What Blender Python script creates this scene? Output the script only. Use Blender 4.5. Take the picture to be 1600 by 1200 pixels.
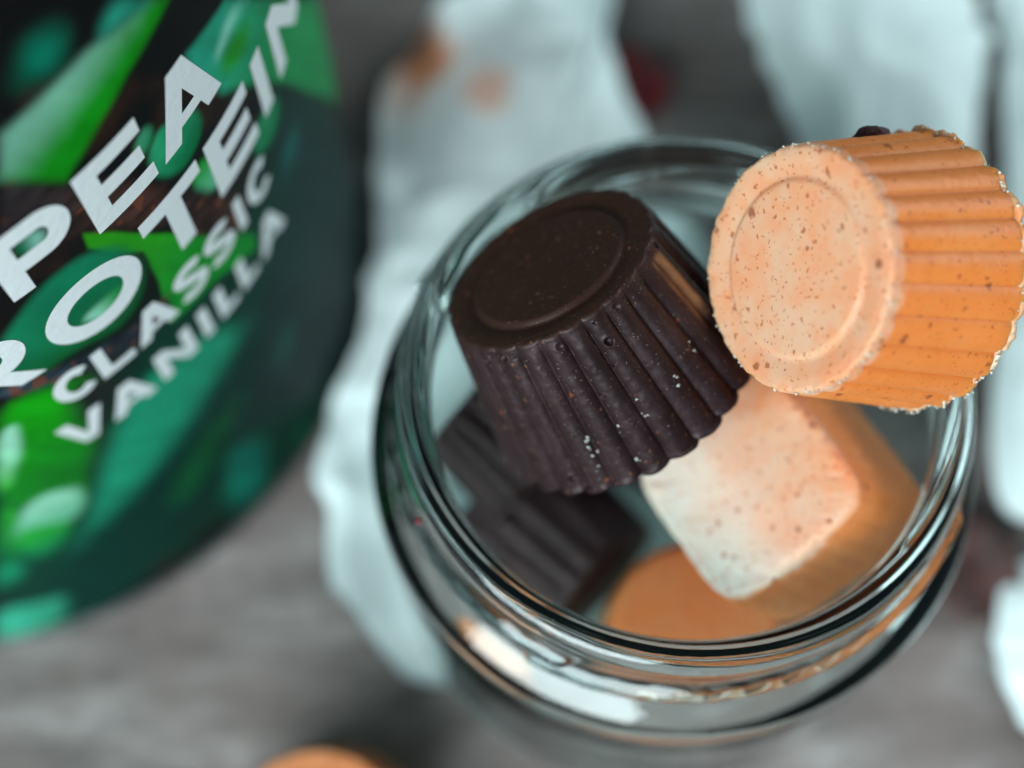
import bpy, bmesh, math, random
import numpy as np
from mathutils import Vector, Matrix

# ------------------------------------------------------------------ camera, world, light, exposure
MM = 0.001
scene = bpy.context.scene
for o in list(bpy.data.objects):
    bpy.data.objects.remove(o)
COL = scene.collection

CAM_POS = (-24.2925, -78.0182, 281.4717)
CAM_RT = (0.999538, -0.028205, -0.011345)
CAM_UP = (0.030401, 0.927328, 0.373012)
CAM_FW = (0.0, 0.373184, -0.927757)
cam_data = bpy.data.cameras.new('camera')
cam_data.sensor_fit = 'HORIZONTAL'
cam_data.sensor_width = 36.0
cam_data.lens = 2338.1 * 36.0 / 1600.0
cam_data.clip_start = 0.01
cam_data.clip_end = 50.0
cam_data.dof.use_dof = True
cam_data.dof.focus_distance = 0.188
cam_data.dof.aperture_fstop = 5.7
cam = bpy.data.objects.new('camera', cam_data)
cam.matrix_world = Matrix(((CAM_RT[0], CAM_UP[0], -CAM_FW[0], CAM_POS[0] * MM),
                           (CAM_RT[1], CAM_UP[1], -CAM_FW[1], CAM_POS[1] * MM),
                           (CAM_RT[2], CAM_UP[2], -CAM_FW[2], CAM_POS[2] * MM),
                           (0, 0, 0, 1)))
COL.objects.link(cam)
scene.camera = cam

world = bpy.data.worlds.new('World')
scene.world = world
world.use_nodes = True
wn = world.node_tree.nodes
wn['Background'].inputs['Color'].default_value = (0.46, 0.80, 0.86, 1)
wn['Background'].inputs['Strength'].default_value = 0.20


def area(name, loc, target, sx, sy, power, color):
    d = bpy.data.lights.new(name, 'AREA')
    d.shape = 'RECTANGLE'
    d.size, d.size_y = sx, sy
    d.energy = power
    d.color = color
    o = bpy.data.objects.new(name, d)
    o.location = loc
    o.rotation_euler = (Vector(target) - Vector(loc)).to_track_quat('-Z', 'Y').to_euler()
    COL.objects.link(o)
    return o


# daylight from a large window at the front left, and a weaker one on the right
area('window_light', (-0.52, -0.82, 0.72), (0.0, 0.02, 0.06), 0.95, 0.60, 26.0, (0.78, 0.97, 1.0))
area('second_window_light', (0.90, 0.42, 0.66), (0.03, 0.06, 0.03), 0.7, 0.5, 8.5, (0.80, 0.97, 1.0))

scene.view_settings.view_transform = 'Standard'
scene.view_settings.look = 'None'
scene.view_settings.exposure = 0.0
scene.view_settings.gamma = 1.0
scene.view_settings.use_curve_mapping = False
scene.cycles.max_bounces = 20
scene.cycles.transmission_bounces = 20
scene.cycles.use_adaptive_sampling = True
scene.cycles.adaptive_threshold = 0.02
scene.cycles.transparent_max_bounces = 8
scene.cycles.sample_clamp_indirect = 6.0
scene.cycles.use_denoising = True

# ------------------------------------------------------------------ helpers
def srgb(r, g, b):
    def f(c):
        c /= 255.0
        return c / 12.92 if c <= 0.04045 else ((c + 0.055) / 1.055) ** 2.4
    return (f(r), f(g), f(b), 1.0)


def _hash(ix, iy, iz, seed):
    n = (ix.astype(np.int64) * 374761393 + iy.astype(np.int64) * 668265263 + iz.astype(np.int64) * 2147483647 + seed * 974634777)
    n = (n ^ (n >> 13)) * 1274126177
    n = n & 0x7fffffff
    n = (n ^ (n >> 16)) & 0xffff
    return n / 65535.0


def vnoise(x, y, z, seed=0):
    """smooth value noise in -1..1, vectorised"""
    x, y, z = np.broadcast_arrays(np.asarray(x, float), np.asarray(y, float), np.asarray(z, float))
    ix, iy, iz = np.floor(x), np.floor(y), np.floor(z)
    fx, fy, fz = x - ix, y - iy, z - iz
    u, v, w = fx * fx * (3 - 2 * fx), fy * fy * (3 - 2 * fy), fz * fz * (3 - 2 * fz)
    r = 0
    for dx in (0, 1):
        for dy in (0, 1):
            for dz in (0, 1):
                r = r + _hash(ix + dx, iy + dy, iz + dz, seed) * (u if dx else 1 - u) * (v if dy else 1 - v) * (w if dz else 1 - w)
    return r * 2 - 1


def fbm(x, y, z, seed=0, octaves=3):
    r, a = 0, 1.0
    for k in range(octaves):
        r = r + a * vnoise(x * 2 ** k, y * 2 ** k, z * 2 ** k, seed + k * 17)
        a *= 0.5
    return r / (2 - 2 ** (1 - octaves))


def sstep(a, b, x):
    t = np.clip((x - a) / (b - a), 0, 1)
    return t * t * (3 - 2 * t)


def mesh_from(name, verts, faces, smooth=True):
    me = bpy.data.meshes.new(name)
    me.from_pydata([tuple(v) for v in (np.asarray(verts) * MM).tolist()], [], faces)
    if smooth:
        me.polygons.foreach_set('use_smooth', np.ones(len(me.polygons), bool))
    me.update()
    return me


def link(name, me, mat=None, parent=None):
    o = bpy.data.objects.new(name, me)
    if mat is not None:
        me.materials.append(mat)
    COL.objects.link(o)
    if parent is not None:
        o.parent = parent
    return o


def tag(o, label=None, cat=None, group=None, kind=None):
    if label: o['label'] = label
    if cat: o['category'] = cat
    if group: o['group'] = group
    if kind: o['kind'] = kind
    return o


def empty(name, loc=(0, 0, 0)):
    o = bpy.data.objects.new(name, None)
    o.empty_display_size = 0.01
    o.location = loc
    COL.objects.link(o)
    return o


def grid_faces(nr, nc, wrap=True, flip=False, off=0):
    """faces between nr rings of nc points"""
    i = np.arange(nr - 1)[:, None]
    j = np.arange(nc if wrap else nc - 1)[None, :]
    j2 = (j + 1) % nc
    a = i * nc + j; b = i * nc + j2; c = (i + 1) * nc + j2; d = (i + 1) * nc + j
    f = np.stack([a, b, c, d] if not flip else [a, d, c, b], -1).reshape(-1, 4) + off
    return f.tolist()


def point_attr(me, name, values):
    at = me.attributes.new(name, 'FLOAT', 'POINT')
    at.data.foreach_set('value', np.asarray(values, np.float32))


class NT:
    """small wrapper for building node materials"""
    def __init__(self, name):
        self.m = bpy.data.materials.new(name)
        self.m.use_nodes = True
        self.t = self.m.node_tree
        self.bsdf = self.t.nodes['Principled BSDF']
        self.out = self.t.nodes['Material Output']

    def n(self, kind, **kw):
        nd = self.t.nodes.new(kind)
        for k, v in kw.items():
            if k.startswith('i_'):
                nd.inputs[k[2:].replace('_', ' ')].default_value = v
            else:
                setattr(nd, k, v)
        return nd

    def l(self, a, b):
        self.t.links.new(a, b)

    def noise(self, vec, scale, detail=3.0, rough=0.5):
        nd = self.n('ShaderNodeTexNoise', i_Scale=scale, i_Detail=detail, i_Roughness=rough)
        self.l(vec, nd.inputs['Vector'])
        return nd.outputs['Fac']

    def ramp(self, fac, stops, interp='LINEAR'):
        nd = self.n('ShaderNodeValToRGB')
        nd.color_ramp.interpolation = interp
        e = nd.color_ramp.elements
        while len(e) < len(stops):
            e.new(0.5)
        for k, (p, c) in enumerate(stops):
            e[k].position = p
            e[k].color = c if len(c) == 4 else (*c, 1)
        self.l(fac, nd.inputs['Fac'])
        return nd.outputs['Color']

    def mix(self, fac, a, b, blend='MIX'):
        nd = self.n('ShaderNodeMix', data_type='RGBA', blend_type=blend)
        for s, v in ((nd.inputs[0], fac), (nd.inputs[6], a), (nd.inputs[7], b)):
            if isinstance(v, (tuple, float, int)):
                s.default_value = v
            else:
                self.l(v, s)
        return nd.outputs[2]

    def math(self, op, a, b=0.0):
        nd = self.n('ShaderNodeMath', operation=op)
        for s, v in ((nd.inputs[0], a), (nd.inputs[1], b)):
            if isinstance(v, (float, int)):
                s.default_value = v
            else:
                self.l(v, s)
        return nd.outputs[0]

    def attr(self, name):
        return self.n('ShaderNodeAttribute', attribute_name=name)

    def obj(self):
        return self.n('ShaderNodeTexCoord').outputs['Object']

    def bump(self, h, strength, dist):
        nd = self.n('ShaderNodeBump', i_Strength=strength, i_Distance=dist)
        self.l(h, nd.inputs['Height'])
        self.l(nd.outputs[0], self.bsdf.inputs['Normal'])

    def set(self, **kw):
        for k, v in kw.items():
            s = self.bsdf.inputs[k.replace('_', ' ')]
            if isinstance(v, (float, int, tuple)):
                s.default_value = v
            else:
                self.l(v, s)
        return self


BW = lambda v: (v, v, v, 1)


# ------------------------------------------------------------------ materials
def mat_peanut():
    t = NT('peanut_butter_cream')
    co = t.obj()
    bloom = t.attr('bloom').outputs['Fac']
    n1 = t.noise(co, 110, 4)
    n2 = t.noise(co, 420, 4)
    side = t.mix(t.ramp(n1, [(0.25, BW(0)), (0.75, BW(1))]), (0.74, 0.185, 0.030, 1), (0.78, 0.235, 0.060, 1))
    face = t.mix(t.ramp(t.math('ADD', n1, t.math('MULTIPLY', t.math('SUBTRACT', n2, 0.5), 0.5)), [(0.36, BW(0)), (0.64, BW(1))]), (0.74, 0.300, 0.155, 1), (0.69, 0.385, 0.25, 1))
    c = t.mix(bloom, side, face)
    pale = t.n('ShaderNodeMath', operation='SUBTRACT', use_clamp=True); t.l(bloom, pale.inputs[0]); pale.inputs[1].default_value = 1.0
    c = t.mix(pale.outputs[0], c, (0.66, 0.62, 0.56, 1))
    c = t.mix(t.ramp(n2, [(0.55, BW(0)), (0.8, BW(0.22))]), c, (0.74, 0.26, 0.09, 1))
    nz = t.n('ShaderNodeTexNoise', i_Scale=1400.0, i_Detail=2.0); t.l(co, nz.inputs['Vector'])
    wp = t.n('ShaderNodeVectorMath', operation='MULTIPLY_ADD')
    t.l(nz.outputs['Color'], wp.inputs[0]); wp.inputs[1].default_value = (0.0011, 0.0011, 0.0011); t.l(co, wp.inputs[2])
    wco = wp.outputs[0]
    # roasted skin specks of several sizes
    for sc, th, col, sd in ((520, 0.17, (0.38, 0.075, 0.018, 1), 0.0), (300, 0.15, (0.28, 0.060, 0.020, 1), 4.0), (900, 0.20, (0.50, 0.12, 0.02, 1), 9.0), (1700, 0.22, (0.42, 0.10, 0.03, 1), 13.0)):
        mp = t.n('ShaderNodeMapping'); mp.inputs['Location'].default_value = (sd, sd * 1.7, 0)
        t.l(wco, mp.inputs['Vector'])
        vo = t.n('ShaderNodeTexVoronoi', i_Scale=sc)
        t.l(mp.outputs[0], vo.inputs['Vector'])
        rnd = t.n('ShaderNodeSeparateColor'); t.l(vo.outputs['Color'], rnd.inputs[0])
        keep = t.ramp(rnd.outputs[0], [(0.54, BW(0)), (0.58, BW(1))])
        dist = t.math('ADD', vo.outputs['Distance'], t.math('MULTIPLY', rnd.outputs[1], 0.10))
        m = t.ramp(dist, [(th, BW(1)), (th + 0.09, BW(0))])
        mm = t.mix(1.0, m, keep, 'MULTIPLY')
        c = t.mix(t.math('MULTIPLY', mm, 0.80), c, col)
    t.set(Base_Color=c, Roughness=0.46, Subsurface_Weight=0.6, Subsurface_Radius=(1.0, 0.42, 0.16), Subsurface_Scale=0.0035)
    t.bsdf.inputs['Specular IOR Level'].default_value = 0.32
    t.bump(t.math('ADD', n2, t.math('MULTIPLY', t.noise(co, 1500, 3), 0.4)), 0.09, 0.0002)
    return t.m


def mat_flash():
    t = NT('pale_cream_flash')
    co = t.obj()
    n1 = t.noise(co, 300, 3)
    c = t.ramp(n1, [(0.42, (0.68, 0.24, 0.08, 1)), (0.58, (0.68, 0.40, 0.24, 1)), (0.74, (0.68, 0.60, 0.50, 1))])
    t.set(Base_Color=c, Roughness=0.5, Subsurface_Weight=0.3, Subsurface_Radius=(1, .6, .4), Subsurface_Scale=0.001)
    return t.m


def mat_dark():
    t = NT('dark_chocolate')
    co = t.obj()
    n1 = t.noise(co, 160, 4)
    n2 = t.noise(co, 900, 4, 0.6)
    bloom = t.attr('bloom').outputs['Fac']          # 1 on the small end face
    c = t.mix(t.ramp(n1, [(0.3, BW(0)), (0.7, BW(1))]), (0.0125, 0.0044, 0.0050, 1), (0.023, 0.0090, 0.0110, 1))
    nz = t.n('ShaderNodeTexNoise', i_Scale=1400.0, i_Detail=2.0); t.l(co, nz.inputs['Vector'])
    wp = t.n('ShaderNodeVectorMath', operation='MULTIPLY_ADD')
    t.l(nz.outputs['Color'], wp.inputs[0]); wp.inputs[1].default_value = (0.0011, 0.0011, 0.0011); t.l(co, wp.inputs[2])
    wco = wp.outputs[0]
    # dull streaks rubbed along the flutes when it left the mould
    sm = t.n('ShaderNodeMapping'); sm.inputs['Scale'].default_value = (1, 1, 0.12); t.l(co, sm.inputs['Vector'])
    rub = t.math('MULTIPLY', t.ramp(t.noise(sm.outputs[0], 900, 3, 0.6), [(0.48, BW(0)), (0.70, BW(1))]), t.ramp(n1, [(0.40, BW(0)), (0.62, BW(0.8))]))
    c = t.mix(t.math('MULTIPLY', rub, 0.35), c, (0.070, 0.044, 0.050, 1))
    c = t.mix(bloom, c, (0.028, 0.0090, 0.0055, 1))
    # fine dust and reddish specks
    for sc, th, col, k, sd in ((2600, 0.09, (0.22, 0.18, 0.17, 1), 0.62, 0.0), (420, 0.085, (0.20, 0.045, 0.02, 1), 0.86, 3.0), (800, 0.10, (0.14, 0.05, 0.025, 1), 0.75, 6.0)):
        mp = t.n('ShaderNodeMapping'); mp.inputs['Location'].default_value = (sd, sd * 1.3, 0)
        t.l(wco, mp.inputs['Vector'])
        vo = t.n('ShaderNodeTexVoronoi', i_Scale=sc)
        t.l(mp.outputs[0], vo.inputs['Vector'])
        rnd = t.n('ShaderNodeSeparateColor'); t.l(vo.outputs['Color'], rnd.inputs[0])
        keep = t.ramp(rnd.outputs[0], [(k, BW(0)), (k + 0.03, BW(1))])
        m = t.ramp(vo.outputs['Distance'], [(th, BW(1)), (th + 0.10, BW(0))])
        c = t.mix(t.mix(1.0, m, keep, 'MULTIPLY'), c, col)
    smear = t.attr('smear').outputs['Fac']
    c = t.mix(smear, c, (0.27, 0.125, 0.060, 1))
    r = t.ramp(n2, [(0.3, BW(0.40)), (0.7, BW(0.54))])
    t.set(Base_Color=c, Roughness=r)
    t.bsdf.inputs['Specular Tint'].default_value = (1.0, 0.80, 0.80, 1)
    t.bsdf.inputs['Specular IOR Level'].default_value = 0.34
    t.bump(t.math('ADD', n2, t.math('MULTIPLY', n1, 0.6)), 0.14, 0.00020)
    return t.m


def mat_glass():
    t = NT('green_tinted_glass')
    co = t.obj()
    n1 = t.noise(co, 45, 2)
    n2 = t.noise(co, 900, 3)
    t.set(Base_Color=(0.86, 0.965, 0.945, 1), Roughness=0.0, IOR=1.5, Transmission_Weight=1.0)
    sm = t.ramp(t.noise(co, 70, 4, 0.6), [(0.52, BW(0.0)), (0.72, BW(0.10))])      # greasy finger smudges
    t.l(sm, t.bsdf.inputs['Roughness'])
    t.bump(t.math('ADD', n1, t.math('MULTIPLY', n2, 0.045)), 0.25, 0.0008)
    return t.m


def mat_wood():
    t = NT('weathered_grey_wood')
    co = t.n('ShaderNodeTexCoord').outputs['Object']
    mp = t.n('ShaderNodeMapping')
    mp.inputs['Rotation'].default_value = (0, 0, math.radians(-6))
    mp.inputs['Scale'].default_value = (0.28, 1.0, 1.0)
    t.l(co, mp.inputs['Vector'])
    g1 = t.noise(mp.outputs[0], 95, 6, 0.6)
    g2 = t.noise(mp.outputs[0], 700, 5, 0.6)
    g3 = t.noise(co, 26, 3)
    c = t.ramp(g1, [(0.34, (0.134, 0.104, 0.097, 1)), (0.52, (0.262, 0.216, 0.206, 1)), (0.66, (0.40, 0.345, 0.332, 1))])
    c = t.mix(t.ramp(g2, [(0.35, BW(0.6)), (0.6, BW(0))]), c, (0.085, 0.070, 0.066, 1))
    c = t.mix(t.ramp(g3, [(0.42, BW(0)), (0.62, BW(0.75))]), c, (0.18, 0.126, 0.116, 1))
    t.set(Base_Color=c, Roughness=0.75)
    t.bump(t.math('ADD', g1, t.math('MULTIPLY', g2, 0.5)), 0.5, 0.0012)
    return t.m


def mat_paper():
    t = NT('white_baking_paper')
    co = t.obj()
    st = t.attr('stain').outputs['Fac']
    n = t.noise(co, 300, 3)
    c = t.ramp(n, [(0.3, (0.80, 0.87, 0.87, 1)), (0.7, (0.85, 0.91, 0.91, 1))])
    shade_fac = t.attr('shade_tint').outputs['Fac']
    c = t.mix(shade_fac, c, (0.40, 0.37, 0.36, 1))  # greyer paper tone, with the tin's cast shade painted in
    c = t.mix(st, c, (0.55, 0.15, 0.04, 1))
    t.set(Base_Color=c, Roughness=0.55)
    return t.m


def simple(name, col, rough=0.5, scale=300, var=0.5):
    t = NT(name)
    n = t.noise(t.obj(), scale, 4)
    dark = tuple(x * (1 - var) for x in col[:3]) + (1,)
    c = t.ramp(n, [(0.3, dark), (0.7, (*col[:3], 1))])
    t.set(Base_Color=c, Roughness=rough)
    t.bump(n, 0.3, 0.0004)
    return t.m


def mat_print():
    t = NT('printed_label')
    at = t.attr('print_color')
    n = t.noise(t.obj(), 600, 2)
    t.set(Base_Color=at.outputs['Color'], Roughness=0.5)
    t.bsdf.inputs['Specular IOR Level'].default_value = 0.05
    return t.m


M_PEANUT, M_FLASH, M_DARK, M_GLASS = mat_peanut(), mat_flash(), mat_dark(), mat_glass()
M_WOOD, M_PAPER, M_PRINT = mat_wood(), mat_paper(), mat_print()
M_LETTER = simple('pale_grey_ink', (0.84, 0.84, 0.86), 0.5, 800, 0.03)
M_METAL = simple('dark_tin_metal', (0.06, 0.065, 0.065), 0.4, 400, 0.3)
M_BERRY = simple('dried_red_petal', (0.30, 0.018, 0.030), 0.6, 260, 0.85)
M_BROWN = simple('dried_brown_petal', (0.085, 0.022, 0.018), 0.6, 260, 0.7)
M_CRUST = simple('pale_cream_crust', (0.74, 0.66, 0.56), 0.6, 500, 0.35)
M_FLAKE = simple('white_flake', (0.55, 0.52, 0.50), 0.6, 900, 0.15)
M_CRUMB = simple('dark_red_crumb', (0.07, 0.012, 0.018), 0.6, 900, 0.6)

# ------------------------------------------------------------------ setting: table
tv, tf = [], []
N = 40
xs = np.linspace(-700, 700, N); ys = np.linspace(-500, 900, N)
X, Y = np.meshgrid(xs, ys)
tv = np.stack([X.ravel(), Y.ravel(), 0.25 * vnoise(X.ravel() * .05, Y.ravel() * .3, 0, 5) - 0.6], -1)
table = link('tabletop', mesh_from('tabletop', tv, grid_faces(N, N, wrap=False)), M_WOOD)
tag(table, kind='structure')

PRINT = [
  ('slate', [(100.4, 99.7), (112.4, 81.5), (139.2, 13.5), (139.5, -34.1), (93.6, 6.0), (70.9, 37.5), (59.7, 41.7), (69.0, 59.2), (82.4, 64.4), (93.4, 77.8)], 5, (16, 46, 43), (10, 28, 29), (94.9, 81.4), (116.8, 11.8)),
  ('branch', [(58.5, 138.0), (65.2, 128.7), (72.0, 120.8), (76.1, 111.5), (73.2, 107.2), (63.7, 119.3), (54.9, 129.0)], 1.2, (40, 34, 36), (62, 38, 32), (58.0, 136.5), (73.2, 107.2)),
  ('branch2', [(76.1, 111.5), (88.2, 92.5), (86.1, 84.0), (72.7, 105.8)], 1.2, (38, 28, 28), (58, 36, 32), (74.9, 108.2), (86.9, 88.9)),
  ('leaf', [(61.2, 144.5), (73.8, 145.1), (84.6, 142.2), (87.3, 138.8), (78.1, 136.5), (71.3, 133.6), (65.1, 130.1), (58.7, 138.3)], 0.9, (112, 165, 142), (12, 128, 18), (66.3, 143.8), (68.6, 134.9)),
  ('bean', [(65.9, 151.0), (68.5, 153.2), (71.4, 152.3), (72.4, 149.7), (70.9, 147.4), (67.7, 147.1), (65.2, 148.8)], 2.2, (6, 110, 86), (4, 70, 52), (70.0, 150.3), (65.9, 149.2)),
  ('leaf2', [(77.0, 146.1), (80.3, 147.3), (85.3, 141.3), (80.9, 143.1), (76.8, 144.5)], 1.5, (40, 150, 125), (30, 120, 100), (79.7, 145.8), (80.6, 142.3)),
  ('pea', [(76.2, 121.0), (78.5, 123.1), (82.0, 121.8), (85.4, 118.9), (86.0, 115.4), (84.5, 113.0), (80.3, 111.6), (77.1, 113.4), (75.6, 117.2)], 0.7, (40, 150, 105), (5, 95, 55), (78.7, 122.0), (83.1, 111.0)),
  ('pea2', [(74.8, 125.2), (77.0, 126.1), (78.2, 124.2), (77.1, 122.0), (74.1, 121.7)], 0.7, (60, 140, 105), (10, 110, 60), (75.2, 124.6), (77.3, 121.8)),
  ('pod', [(87.3, 128.4), (97.2, 126.3), (108.6, 111.1), (139.1, 69.9), (139.3, 54.3), (131.0, 50.6), (104.8, 96.5), (98.4, 106.3), (91.1, 114.1), (88.0, 120.1)], 0.8, (35, 140, 112), (24, 128, 72), (91.0, 126.4), (106.5, 105.2)),
  ('podhi', [(91.8, 122.0), (96.0, 123.9), (100.7, 121.7), (102.8, 118.9), (97.4, 120.7), (92.7, 120.0)], 1.2, (120, 185, 165), (60, 150, 120), (95.3, 123.4), (99.3, 118.1)),
  ('podlight', [(92.7, 120.0), (98.6, 119.0), (100.5, 115.7), (97.2, 113.8), (92.1, 116.5)], 1.5, (30, 130, 30), (30, 130, 40), (93.3, 119.1), (97.2, 113.8)),
  ('pea3', [(93.0, 96.7), (95.9, 99.9), (102.0, 97.3), (102.7, 93.8), (98.6, 91.4), (93.9, 93.5)], 1.2, (30, 130, 85), (20, 110, 70), (95.2, 99.3), (99.6, 92.4)),
  ('pea4', [(80.7, 108.8), (83.7, 109.3), (85.6, 104.7), (85.6, 100.3), (82.7, 101.4), (80.4, 105.8)], 0.8, (20, 140, 40), (90, 170, 130), (82.7, 110.0), (82.7, 101.4)),
  ('hpod', [(63.7, 119.0), (65.7, 116.2), (87.2, 81.2), (86.7, 77.4), (77.2, 83.1), (68.0, 84.7), (69.4, 96.2), (69.1, 105.5), (65.0, 111.1), (63.2, 115.6)], 0.35, (40, 140, 20), (12, 125, 40), (64.0, 117.4), (76.7, 84.0)),
  ('underO', [(48.5, 111.0), (55.4, 115.7), (62.3, 115.5), (67.0, 110.4), (68.5, 101.6), (66.1, 96.6), (60.9, 94.4), (54.9, 97.5), (48.6, 97.0), (44.0, 101.4), (45.8, 107.5)], 1.0, (14, 108, 76), (8, 84, 42), (54.5, 113.3), (57.2, 94.9)),
  ('inO', [(57.4, 103.1), (64.1, 103.7), (64.4, 102.2), (62.2, 99.7), (59.0, 100.2)], 0.8, (140, 200, 175), (30, 130, 60), (58.0, 102.1), (63.5, 103.6)),
  ('inP', [(55.7, 126.4), (58.4, 126.6), (59.8, 125.0), (58.9, 123.0), (56.3, 123.2)], 0.8, (130, 185, 165), (20, 100, 70), (58.8, 124.8), (56.1, 125.1)),
  ('branch3', [(43.7, 100.6), (48.6, 97.0), (57.0, 94.2), (65.3, 91.5), (69.8, 92.6), (69.3, 88.0), (65.0, 86.6), (56.7, 90.1), (48.5, 93.7), (42.9, 97.1)], 0.8, (45, 60, 72), (30, 34, 40), (46.8, 97.4), (66.4, 90.8)),
  ('lowgreen', [(41.7, 95.2), (47.6, 93.9), (55.0, 88.2), (53.9, 76.3), (47.5, 64.8), (42.9, 53.5), (36.4, 60.7), (31.4, 64.5)], 1.5, (12, 138, 14), (14, 110, 30), (44.6, 91.1), (44.0, 64.5)),
  ('lowpale', [(39.4, 88.6), (42.5, 89.2), (40.4, 81.8), (35.7, 71.2), (33.4, 71.5)], 1.0, (150, 205, 180), (60, 160, 60), (39.1, 86.4), (35.7, 71.2)),
  ('lowdark', [(51.4, 90.4), (58.4, 84.9), (54.7, 69.4), (45.7, 55.3), (43.8, 58.5), (49.9, 72.3), (49.3, 84.0)], 2.0, (26, 30, 30), (20, 60, 40), (54.2, 85.9), (45.6, 58.7)),
  ('lowbody', [(32.2, 66.7), (33.9, 61.1), (28.5, 43.2), (24.4, 40.6), (24.3, 44.8)], 1.2, (30, 140, 40), (10, 90, 50), (31.4, 64.5), (27.8, 44.2)),
  ('palebean', [(30.6, 55.3), (35.0, 62.8), (39.3, 63.3), (43.0, 59.3), (42.2, 53.0), (38.2, 49.2), (34.0, 53.3), (30.0, 50.8)], 1.2, (135, 190, 165), (95, 165, 130), (37.1, 62.9), (36.7, 51.6)),
  ('palebean2', [(30.1, 54.3), (34.0, 53.3), (38.2, 49.2), (34.7, 41.7), (29.6, 39.7), (28.2, 45.6)], 1.5, (30, 150, 50), (10, 100, 70), (32.6, 52.5), (30.8, 39.9)),
  ('bean5', [(23.8, 43.4), (26.9, 41.4), (26.4, 35.9), (23.6, 33.1), (20.2, 32.8)], 1.5, (20, 140, 100), (10, 100, 70), (23.7, 41.5), (24.0, 32.6)),
  ('bigpod', [(64.3, 78.4), (55.1, 74.3), (48.8, 62.4), (43.0, 50.0), (32.6, 33.0), (22.4, 18.5), (20.0, 0.9), (27.5, 1.0), (41.2, 8.6), (55.7, 21.2), (64.4, 31.6), (76.4, 44.3), (83.9, 56.5), (73.0, 72.4)], 2.2, (26, 135, 102), (3, 46, 38), (41.1, 49.6), (46.6, 39.8)),
  ('bigpod2', [(56.7, 30.5), (64.6, 38.0), (73.1, 45.3), (67.4, 48.1), (58.8, 43.5), (52.7, 31.3)], 3, (6, 85, 45), (4, 70, 40), (57.3, 32.8), (69.9, 45.9)),
  ('strip', [(16.6, 21.8), (24.2, 18.6), (28.1, 17.8), (23.6, 6.8), (16.7, 2.0), (9.7, 1.0)], 1.5, (50, 155, 125), (45, 140, 110), (14.8, 14.6), (22.9, 10.4)),
  ('bblob', [(15.2, -4.9), (21.2, 4.8), (27.5, 1.0), (26.3, -8.1), (19.0, -15.4), (14.2, -14.2)], 1.5, (8, 125, 95), (4, 95, 75), (18.5, -0.1), (23.9, -7.3)),
  ('blob1', [(61.1, 18.8), (64.6, 26.0), (69.7, 19.7), (71.1, 10.8), (67.8, 4.9), (62.1, 6.4)], 2, (6, 120, 98), (4, 90, 75), (67.4, 17.6), (62.2, 10.3)),
  ('blob2', [(64.7, 32.7), (69.3, 31.3), (73.2, 22.5), (72.0, 14.3), (67.4, 17.6), (64.6, 26.0)], 2, (8, 105, 86), (6, 90, 75), (67.6, 31.5), (69.1, 17.4)),
  ('blob3', [(78.2, 10.8), (82.7, 10.9), (87.7, 0.8), (84.7, -5.1), (79.0, 1.2)], 2, (4, 85, 62), (4, 70, 50), (81.4, 10.4), (82.5, -3.6)),
  ('streak', [(99.3, 85.6), (103.7, 85.0), (106.0, 80.5), (101.8, 77.8), (96.9, 80.0)], 1.5, (20, 80, 70), (15, 60, 55), (102.0, 85.0), (99.0, 78.5)),
  ('streak2', [(81.5, 45.3), (87.6, 47.7), (88.8, 42.6), (81.8, 35.8)], 2, (20, 78, 68), (15, 60, 55), (85.5, 48.1), (82.3, 37.6)),
]

# ------------------------------------------------------------------ printed tin
TIN_C = (-133.136, 63.798)
TIN_R = 79.088
TIN_H = 196.0


def tin_point(u, z, lift=0.0):
    a = np.asarray(u) / TIN_R
    r = TIN_R + lift
    return np.stack([r * np.sin(a), -r * np.cos(a), np.asarray(z) + 0 * a], -1)


def poly_sdf(px, py, poly):
    """signed distance, negative inside"""
    d2 = np.full(px.shape, 1e9)
    inside = np.zeros(px.shape, bool)
    n = len(poly)
    for k in range(n):
        ax, ay = poly[k]; bx, by = poly[(k + 1) % n]
        ex, ey = bx - ax, by - ay
        t = np.clip(((px - ax) * ex + (py - ay) * ey) / (ex * ex + ey * ey + 1e-9), 0, 1)
        d2 = np.minimum(d2, (px - ax - t * ex) ** 2 + (py - ay - t * ey) ** 2)
        if ay != by:
            c = ((ay > py) != (by > py)) & (px < (bx - ax) * (py - ay) / (by - ay) + ax)
            inside ^= c
    d = np.sqrt(d2)
    return np.where(inside, -d, d)


def round_poly(poly, it=2):
    for _ in range(it):
        q = []
        n = len(poly)
        for k in range(n):
            a, b = np.array(poly[k]), np.array(poly[(k + 1) % n])
            q += [tuple(a * .78 + b * .22), tuple(a * .22 + b * .78)]
        poly = q
    return poly


SHARP = ('leaf', 'branch', 'hpod', 'pod')


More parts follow.
